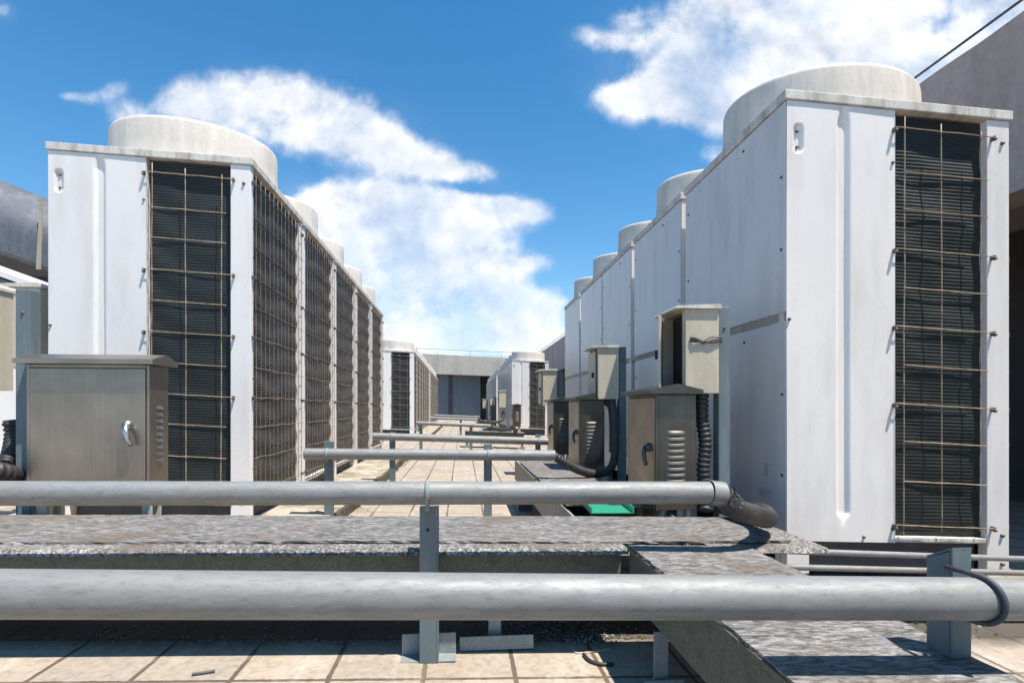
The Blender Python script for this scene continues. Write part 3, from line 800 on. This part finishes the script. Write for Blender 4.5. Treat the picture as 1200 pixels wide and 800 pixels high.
# ------------------------------------------------------------------ far left equipment
j = copy_tree(JC); j.location = (PY(17,400,2.74).x-0.0825*1.2, 2.46, 0.93); j.scale = (1.2,0.95,1.12)
tag(j, 'beige box cut off by the left edge, beside a blue grey post', 'junction box', 'beige boxes at far left')
j = copy_tree(JC); j.location = (PY(47,400,3.56).x-0.0825*1.8, 3.56, 1.10); j.scale = (1.8,1.0,1.2)
tag(j, 'beige box half hidden behind the left unit and blue post', 'junction box', 'beige boxes at far left')
gp = gpost(PY(26.5,400,2.5).x, 2.5, PY(26,339,2.5).z, 'blue grey post at the left edge beside the steel cabinet', w=0.056); gp['group'] = 'posts at far left'
gp2 = gpost(PY(44,400,3.9).x, 3.9, 1.59, 'short post behind the blue post at left edge', w=0.04)
# low white housing with canopy behind them
hs = empty('white_hood_unit', (0,0,0))
b = MB(); a = PY(-60,307,3.3); q = PY(70,347,4.2)
x1 = PY(62,345,5.0).x; x0, y0, y1 = x1-1.9, 5.0, 5.9
zr = PY(57,342,5.0).z; zl_ = zr+0.42
b = MB(); b.box((x0,y0,0.15), (x1,y1,zr-0.12), 0.006); b.build('housing', 'white', hs)
b = MB(); b.prism([(x0-0.1,zl_+0.33),(x0-0.1,zl_+0.27),(x1+0.06,zr-0.045),(x1+0.06,zr)], y0-0.05, y1+0.05, 'y'); b.build('hood', 'white', hs)
b = MB(); b.prism([(x0,zr-0.119),(x0,zl_+0.23),(x1,zr-0.045),(x1,zr-0.119)], y0+0.01, y1-0.01, 'y'); b.build('gable', 'bluegrey', hs)
tag(hs, 'low white equipment housing with a sloping roof at left edge', 'equipment housing')
o = MB(); 
flex([PY(34,545,2.62), PY(18,556,2.5), PY(2,553,2.4), PY(-40,545,2.3)], 0.036, 'ribbed black conduit at the left edge beside the steel cabinet')['group'] = 'black conduits at far left'
flex([PY(12,492,2.6), PY(15,510,2.6), PY(12,530,2.55), PY(6,545,2.5)], 0.028, 'ribbed black conduit hanging behind the blue post at left edge')['group'] = 'black conduits at far left'
# canopy of grey sheet
cn = empty('sheet_canopy', (0,0,0)); Yc = 8.0
ax = PY(-250,150,Yc); 
def tp(px): return PY(px, 209.5+(px)*0.40, Yc)
xa = PY(-220,200,Yc).x; xb = PY(110,200,Yc).x
def ztop(x): # top slopes down to right
    zA = PY(0,209,Yc); zB = PY(57,232,Yc); return zA.z+(x-zA.x)*(zB.z-zA.z)/(zB.x-zA.x)
def zbot(x):
    zA = PY(0,298,Yc); zB = PY(57,318,Yc); return zA.z+(x-zA.x)*(zB.z-zA.z)/(zB.x-zA.x)
b = MB(); nx = 60; vs = []; fs = []; nj = 14
for i in range(nx+1):
    x = xa+(xb-xa)*i/nx
    for j2 in range(nj+1):
        t = j2/nj; a = t*PI*0.5
        zt, zb_ = ztop(x), zbot(x)
        y = Yc+0.5*(1-math.sin(min(1, t*1.6)*PI/2))
        z = zt+(zb_-zt)*t
        if j2 == nj: z += 0.03*(1 if i % 2 else -1)*0.35
        vs.append((x,y,z))
for i in range(nx):
    for j2 in range(nj): a = i*(nj+1)+j2; fs.append((a, a+1, a+nj+2, a+nj+1))
b.poly(vs, fs, smooth=True); o = b.build('sheet', 'duct', cn); md = o.modifiers.new('t', 'SOLIDIFY'); md.thickness = 0.02
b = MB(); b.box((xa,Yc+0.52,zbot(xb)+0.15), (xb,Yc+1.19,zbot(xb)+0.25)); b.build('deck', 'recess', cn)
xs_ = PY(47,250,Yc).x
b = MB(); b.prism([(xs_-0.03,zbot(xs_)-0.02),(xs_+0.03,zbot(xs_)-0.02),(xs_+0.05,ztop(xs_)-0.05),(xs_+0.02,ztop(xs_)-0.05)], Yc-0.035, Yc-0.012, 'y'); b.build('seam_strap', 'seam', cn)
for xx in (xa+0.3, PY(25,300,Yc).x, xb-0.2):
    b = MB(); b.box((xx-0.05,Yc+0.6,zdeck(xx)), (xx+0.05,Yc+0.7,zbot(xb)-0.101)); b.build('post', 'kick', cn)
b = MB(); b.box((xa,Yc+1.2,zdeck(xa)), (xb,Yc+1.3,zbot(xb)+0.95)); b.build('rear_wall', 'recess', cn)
b = MB(); b.box((xa,Yc+0.5,2.55), (xb,Yc+0.59,2.65)); b.box((xa,Yc+0.5,2.2), (xb,Yc+0.59,2.27)); b.build('cross_rail', 'kick', cn)
tag(cn, 'dark weathered sheet metal canopy with a rusty seam behind the left unit', 'canopy')

# ------------------------------------------------------------------ buildings
rb = empty('concrete_building', (0,0,0)); BX = 4.2
rnd = random.Random(12)
b = MB(); n = 150; vs = []; fs = []
for i in range(n+1):
    y = -6+56*i/n; e = rnd.uniform(-0.008,0.008) if y < 20 else 0
    vs += [(BX,y,2.50),(BX,y,3.832+e),(BX+0.02,y,3.834+e),(BX+0.35,y,3.82),(BX+0.35,y,2.50)]
for i in range(n):
    for j2 in range(5): a = i*5+j2; c2 = i*5+(j2+1) % 5; fs.append((a, c2, c2+5, a+5))
fs += [(0,1,2,3,4), tuple(n*5+q for q in (4,3,2,1,0))]
b.poly(vs, fs); b.build('parapet', 'wallbrown', rb)
b = MB(); b.box((BX+0.351,-6,2.9), (BX+9,50,3.1)); b.build('roof_slab', 'wallbrown', rb)
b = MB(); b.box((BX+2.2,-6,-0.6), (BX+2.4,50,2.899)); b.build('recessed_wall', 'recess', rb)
for yy in (5.5, 11.5, 17.5, 23.5, 29.5, 35.5):
    b = MB(); b.box((BX+0.02,yy,-0.4), (BX+0.34,yy+0.35,2.498), 0.01); b.build('column', 'wallbrown', rb)
b = MB(); b.tube([(BX+0.03,-5.5+i,3.945) for i in range(56)], 0.011, 8)
for i in range(28): b.tube([(BX+0.03,1.6+i*1.8,3.80),(BX+0.03,1.6+i*1.8,3.945)], 0.007, 6)
b.build('lightning_rail', 'kick', rb)
tag(rb, 'long brownish concrete building with a parapet beam behind the right rows', 'building')

fb = empty('concrete_building', (0,0,0)); FY = 38.5
A = PY(470,413,FY); Bp = PY(600,419.5,FY+2.0)
fb.location = (A.x, FY, 0); dirx = Vector((Bp.x-A.x, 2.0, 0)); ang = math.atan2(dirx.y, dirx.x); fb.rotation_euler = (0,0,ang)
Lx = 10.5; zt = A.z; slope = (A.z-Bp.z)/dirx.length; zb_ = PY(495,436.5,FY).z
def fz(b): 
    for v in b.bm.verts:
        if v.co.z > 1.0: v.co.z -= slope*v.co.x
    return b
b = MB(); b.box((-8,0,zb_), (Lx,0.4,zt), 0.0); fz(b).build('parapet', 'concrete', fb)
b = MB(); b.box((-8,0.41,zb_+0.2), (Lx,8,zb_+0.4)); b.build('roof_slab', 'concrete', fb)
b = MB(); b.box((-8,1.0,-0.9), (6.02,1.2,zb_+0.195)); b.build('wall', 'bluewall', fb)
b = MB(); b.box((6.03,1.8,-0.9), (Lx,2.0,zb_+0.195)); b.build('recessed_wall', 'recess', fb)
xd = PY(531,460,FY).x-A.x+0.12
pts = [(xd-0.9,0.0),(xd-0.35,0.12),(xd-0.14,0.45),(xd-0.10,zb_+0.19),(xd+0.14,zb_+0.19),(xd+0.16,0.45),(xd+0.5,0.12),(xd+1.5,0.0)]
b = MB(); b.prism(pts, 0.93, 0.997, 'y'); b.build('dark_joint', 'kick', fb)
b = MB()
for zz in (zt+0.45, ): b.tube([(-8,0.2,zz),(Lx,0.2,zz-slope*Lx-0*8)], 0.018, 6)
for i in range(8): b.tube([(-7+i*2.4,0.2,zt-0.4),(-7+i*2.4,0.2,zt+0.45-slope*(i*2.4))], 0.018, 6)
b.build('top_rail', 'galv', fb)
tag(fb, 'pale concrete building closing the aisle with blue grey wall under its beam', 'building')

# ------------------------------------------------------------------ debris
def on_deck(px, py):
    Y = 1.9
    for _ in range(30):
        q = PY(px, py, Y); Y *= 1+((q.z-zdeck(q.x)))*0.9/ max(0.3, (H-zdeck(q.x)))
    return PY(px, py, Y)
rnd = random.Random(4)
b = MB()
def chip(x, y, z, s):
    a = rnd.random()*PI; r = Matrix.Rotation(a, 4, 'Z') @ Matrix.Rotation(rnd.uniform(-.4,.4), 4, 'X')
    b.mi = rnd.choice((0,0,1))
    b.box((x-s,y-s*rnd.uniform(.3,.9),z), (x+s,y+s*rnd.uniform(.3,.9),z+s*0.7), 0, r)
for i in range(700):
    x = rnd.uniform(-1.9,0.6); y = 1.98+abs(rnd.gauss(0,0.12)); chip(x, y, zdeck(x), rnd.uniform(0.001,0.004))
for i in range(260):
    y = rnd.uniform(2.6,9); x = -0.85+abs(rnd.gauss(0,0.03)); chip(x, y, zdeck(x), rnd.uniform(0.002,0.007))
for i in range(160):
    x = rnd.uniform(1.15,2.2); y = rnd.gauss(2.2,0.1); chip(x, y, zdeck(x), rnd.uniform(0.002,0.008))
for i in range(2200):
    x = rnd.gauss(0.33,0.15); y = 1.99+abs(rnd.gauss(0,0.12)); chip(x, y, zdeck(x), rnd.uniform(0.001,0.0045))
o = b.build('grit', ['rubber', 'plinth']); tag(o, 'dark grit and leaf crumbs gathered on tiles under the tray', 'debris', kind='stuff')
def litter(name, pxs, r, mat, label, cat):
    P = [on_deck(*p) for p in pxs]; 
    for p in P: p.z = zdeck(p.x)+r
    o0 = P[0].copy(); o = MB().tube(curve([p-o0 for p in P], 8), r, 8).build(name, mat, loc=o0); return tag(o, label, cat)
litter('rubber_strip', [(684,768),(690,775),(702,779.5),(719,780)], 0.0065, 'rubber', 'curved black rubber strip lying on the tiles near the tray leg', 'rubber strip')
litter('twig', [(672,760),(676,765.5),(695,764),(716,761)], 0.003, 'beige', 'thin pale twig lying on tiles behind the black rubber strip', 'twig')
litter('metal_clip', [(225,791.5),(236,790),(252,787.5)], 0.005, 'kick', 'small dark metal clip lying on the foreground tiles at left', 'clip')

# ------------------------------------------------------------------ camera, light, sky
cam = bpy.data.cameras.new('camera'); co = bpy.data.objects.new('camera', cam); COL.objects.link(co)
co.location = (0,0,H); co.rotation_euler = (PI/2,0,-YAW)
cam.sensor_width = 36; cam.lens = 36*FPX/1200; cam.shift_y = (HOR-400)/1200; cam.clip_start = 0.02; cam.clip_end = 3000
scene.camera = co
S = Vector((0.29,-0.25,1)).normalized()
sd = bpy.data.lights.new('sun', 'SUN'); so = bpy.data.objects.new('sun', sd); COL.objects.link(so)
sd.energy = 5.0; sd.angle = math.radians(0.53); sd.color = (1.0,0.925,0.835)
so.rotation_euler = S.to_track_quat('Z', 'Y').to_euler(); so.location = (5,-5,20)
w = bpy.data.worlds.new('World'); scene.world = w; w.use_nodes = True; nt = w.node_tree
bg = nt.nodes['Background']; lk = nt.links.new
sky = N(nt, 'ShaderNodeTexSky'); sky.sky_type = 'NISHITA'; sky.sun_disc = False
sky.sun_elevation = math.asin(S.z); sky.sun_rotation = math.atan2(S.x, S.y)
sky.air_density = 1.0; sky.dust_density = 0.6; sky.ozone_density = 2.5
def mth(op, a, b=None, c=None, clamp=False):
    n = N(nt, 'ShaderNodeMath', operation=op); n.use_clamp = clamp
    for i, v in enumerate((a, b, c)):
        if v is None: continue
        if hasattr(v, 'links'): lk(v, n.inputs[i])
        else: n.inputs[i].default_value = v
    return n.outputs[0]
tc = N(nt, 'ShaderNodeTexCoord'); mp = N(nt, 'ShaderNodeVectorRotate', rotation_type='Z_AXIS'); mp.inputs['Angle'].default_value = YAW
lk(tc.outputs['Generated'], mp.inputs['Vector'])
sx = N(nt, 'ShaderNodeSeparateXYZ'); lk(mp.outputs[0], sx.inputs[0])
dy = mth('MAXIMUM', sx.outputs[1], 0.12)
u = mth('DIVIDE', sx.outputs[0], dy); v = mth('DIVIDE', sx.outputs[2], dy)
uv = N(nt, 'ShaderNodeCombineXYZ'); lk(u, uv.inputs[0]); lk(v, uv.inputs[1])
def blob(px, py, rx, ry, rot, amp):
    cu, cv = (px-600)/FPX, (HOR-py)/FPX; rx /= FPX; ry /= FPX; c, s = math.cos(math.radians(rot)), math.sin(math.radians(rot))
    du = mth('SUBTRACT', u, cu); dv = mth('SUBTRACT', v, cv)
    a = mth('ADD', mth('MULTIPLY', du, c/rx), mth('MULTIPLY', dv, s/rx)); b_ = mth('ADD', mth('MULTIPLY', du, -s/ry), mth('MULTIPLY', dv, c/ry))
    r2 = mth('ADD', mth('MULTIPLY', a, a), mth('MULTIPLY', b_, b_))
    return mth('MULTIPLY', mth('EXPONENT', mth('MULTIPLY', r2, -1.0)), amp)
blobs = [(300,125,92,36,-4,1.05),(375,145,88,40,-10,1.0),(460,178,78,26,-18,0.95),(222,120,40,22,0,0.65),(540,200,40,14,-10,0.75),
 (400,238,60,26,0,0.95),(480,240,80,22,-2,0.95),(595,245,52,16,-2,0.95),(540,250,60,20,0,0.8),(390,275,70,40,0,0.85),(490,290,100,28,0,0.9),(600,314,44,13,6,0.9),
 (450,330,110,34,0,0.9),(530,325,60,22,0,0.6),(460,385,140,30,0,0.85),(615,372,60,26,14,1.1),(560,400,90,20,0,0.8),(640,405,50,14,0,0.5),
 (550,220,50,6,-9,-0.35),(650,280,36,9,4,-0.35),(545,285,80,24,0,0.55),(520,360,110,30,0,0.6),(560,345,80,18,0,0.4),(500,352,50,7,0,-0.4),
 (735,115,38,22,0,0.9),(800,112,70,30,0,0.95),(900,70,130,62,0,1.2),(1080,40,170,90,0,1.3),(715,48,46,14,-8,0.55),(735,18,28,16,0,0.5),(850,20,60,28,0,0.7),(880,135,75,34,0,0.75),
 (125,108,30,12,20,0.45),(85,112,18,7,0,0.4),(832,182,24,14,0,0.65),(790,203,14,6,0,0.42),(5,12,16,12,0,0.45),(150,135,26,18,0,0.55)]
cov = None
for bl in blobs:
    f = blob(*bl); cov = f if cov is None else mth('ADD', cov, f)
cov = mth('MINIMUM', cov, 1.0)
def wn(vec, scale, det, rough, dist=0.0, off=None):
    if off:
        a = N(nt, 'ShaderNodeVectorMath', operation='ADD'); lk(vec, a.inputs[0]); a.inputs[1].default_value = off; vec = a.outputs[0]
    n = N(nt, 'ShaderNodeTexNoise'); n.inputs['Scale'].default_value = scale; n.inputs['Detail'].default_value = det
    n.inputs['Roughness'].default_value = rough; n.inputs['Distortion'].default_value = dist; lk(vec, n.inputs['Vector']); return n.outputs['Fac']
uvv = uv.outputs[0]
n1 = wn(uvv, 8.0, 12, 0.57, 0.1); n1b = wn(uvv, 8.0, 5, 0.55, 0.1, (0.008,0.03,0)); n3 = wn(uvv, 4.0, 8, 0.6, 0.1, (3.1,1.7,0)); n2 = wn(uvv, 2.2, 4, 0.5)
dens = mth('ADD', cov, mth('MULTIPLY', mth('MULTIPLY', mth('SUBTRACT', n1, 0.5), 2.5), mth('MINIMUM', mth('ADD', mth('MULTIPLY', cov, 1.6), 0.08), 1.0)))
# behind and overhead: generic scattered clouds
g1 = wn(mp.outputs[0], 2.2, 7, 0.6)
front = mth('MULTIPLY', mth('SUBTRACT', sx.outputs[1], 0.22), 8.0, clamp=True)
front = mth('MINIMUM', mth('MAXIMUM', front, 0.0), 1.0)
gd = mth('MULTIPLY', mth('SUBTRACT', g1, 0.56), 4.0)
dd = mth('ADD', mth('MULTIPLY', dens, front), mth('MULTIPLY', gd, mth('SUBTRACT', 1.0, front)))
mr = N(nt, 'ShaderNodeMapRange'); mr.interpolation_type = 'SMOOTHSTEP'; lk(dd, mr.inputs[0])
mr.inputs[1].default_value = 0.20; mr.inputs[2].default_value = 0.95; mr.inputs[3].default_value = 0; mr.inputs[4].default_value = 1
shade = mth('ADD', mth('MULTIPLY', mth('SUBTRACT', n1, n1b), 2.2), 0.62)
core = mth('MULTIPLY', mth('SUBTRACT', dens, 0.9), -0.25)
shade = mth('ADD', shade, core); shade = mth('MINIMUM', mth('MAXIMUM', shade, 0.0), 1.0)
cr = N(nt, 'ShaderNodeValToRGB'); e = cr.color_ramp.elements
e[0].position = 0.1; e[0].color = (7.0,7.6,8.6,1); e[1].position = 0.85; e[1].color = (11.6,11.6,11.7,1); lk(shade, cr.inputs[0])
# sky tint: deep blue above, paling to the horizon
tint = N(nt, 'ShaderNodeMix', data_type='RGBA', blend_type='MULTIPLY'); tint.inputs[0].default_value = 1
lk(sky.outputs[0], tint.inputs[6]); tint.inputs[7].default_value = (0.34,1.36,1.82,1)
mx = N(nt, 'ShaderNodeMix', data_type='RGBA'); lk(mr.outputs[0], mx.inputs[0]); lk(tint.outputs[2], mx.inputs[6]); lk(cr.outputs[0], mx.inputs[7])
hz = mth('MULTIPLY', mth('EXPONENT', mth('MULTIPLY', mth('MAXIMUM', sx.outputs[2], 0.0), -6.0)), 0.9)
alpha = mth('MULTIPLY', mr.outputs[0], mth('MINIMUM', mth('ADD', mth('MULTIPLY', mth('SUBTRACT', n3, 0.32), 2.6), 0.35), 0.97))
wisp = mth('MULTIPLY', mth('SUBTRACT', n3, 0.45), 0.9, clamp=True)
alpha = mth('MAXIMUM', mth('MAXIMUM', alpha, 0.0), mth('MULTIPLY', wisp, mth('MINIMUM', mth('MULTIPLY', cov, 1.2), 1.0)))
hm = N(nt, 'ShaderNodeMix', data_type='RGBA'); lk(hz, hm.inputs[0]); lk(tint.outputs[2], hm.inputs[6]); hm.inputs[7].default_value = (7.0,9.0,11.0,1)
lk(hm.outputs[2], mx.inputs[6]); lk(alpha, mx.inputs[0])
lk(mx.outputs[2], bg.inputs[0]); bg.inputs[1].default_value = 0.061
vs_ = scene.view_settings; vs_.view_transform = 'Standard'; vs_.look = 'None'; vs_.exposure = 0.72; vs_.gamma = 1; vs_.use_curve_mapping = False
scene.render.engine = 'CYCLES'
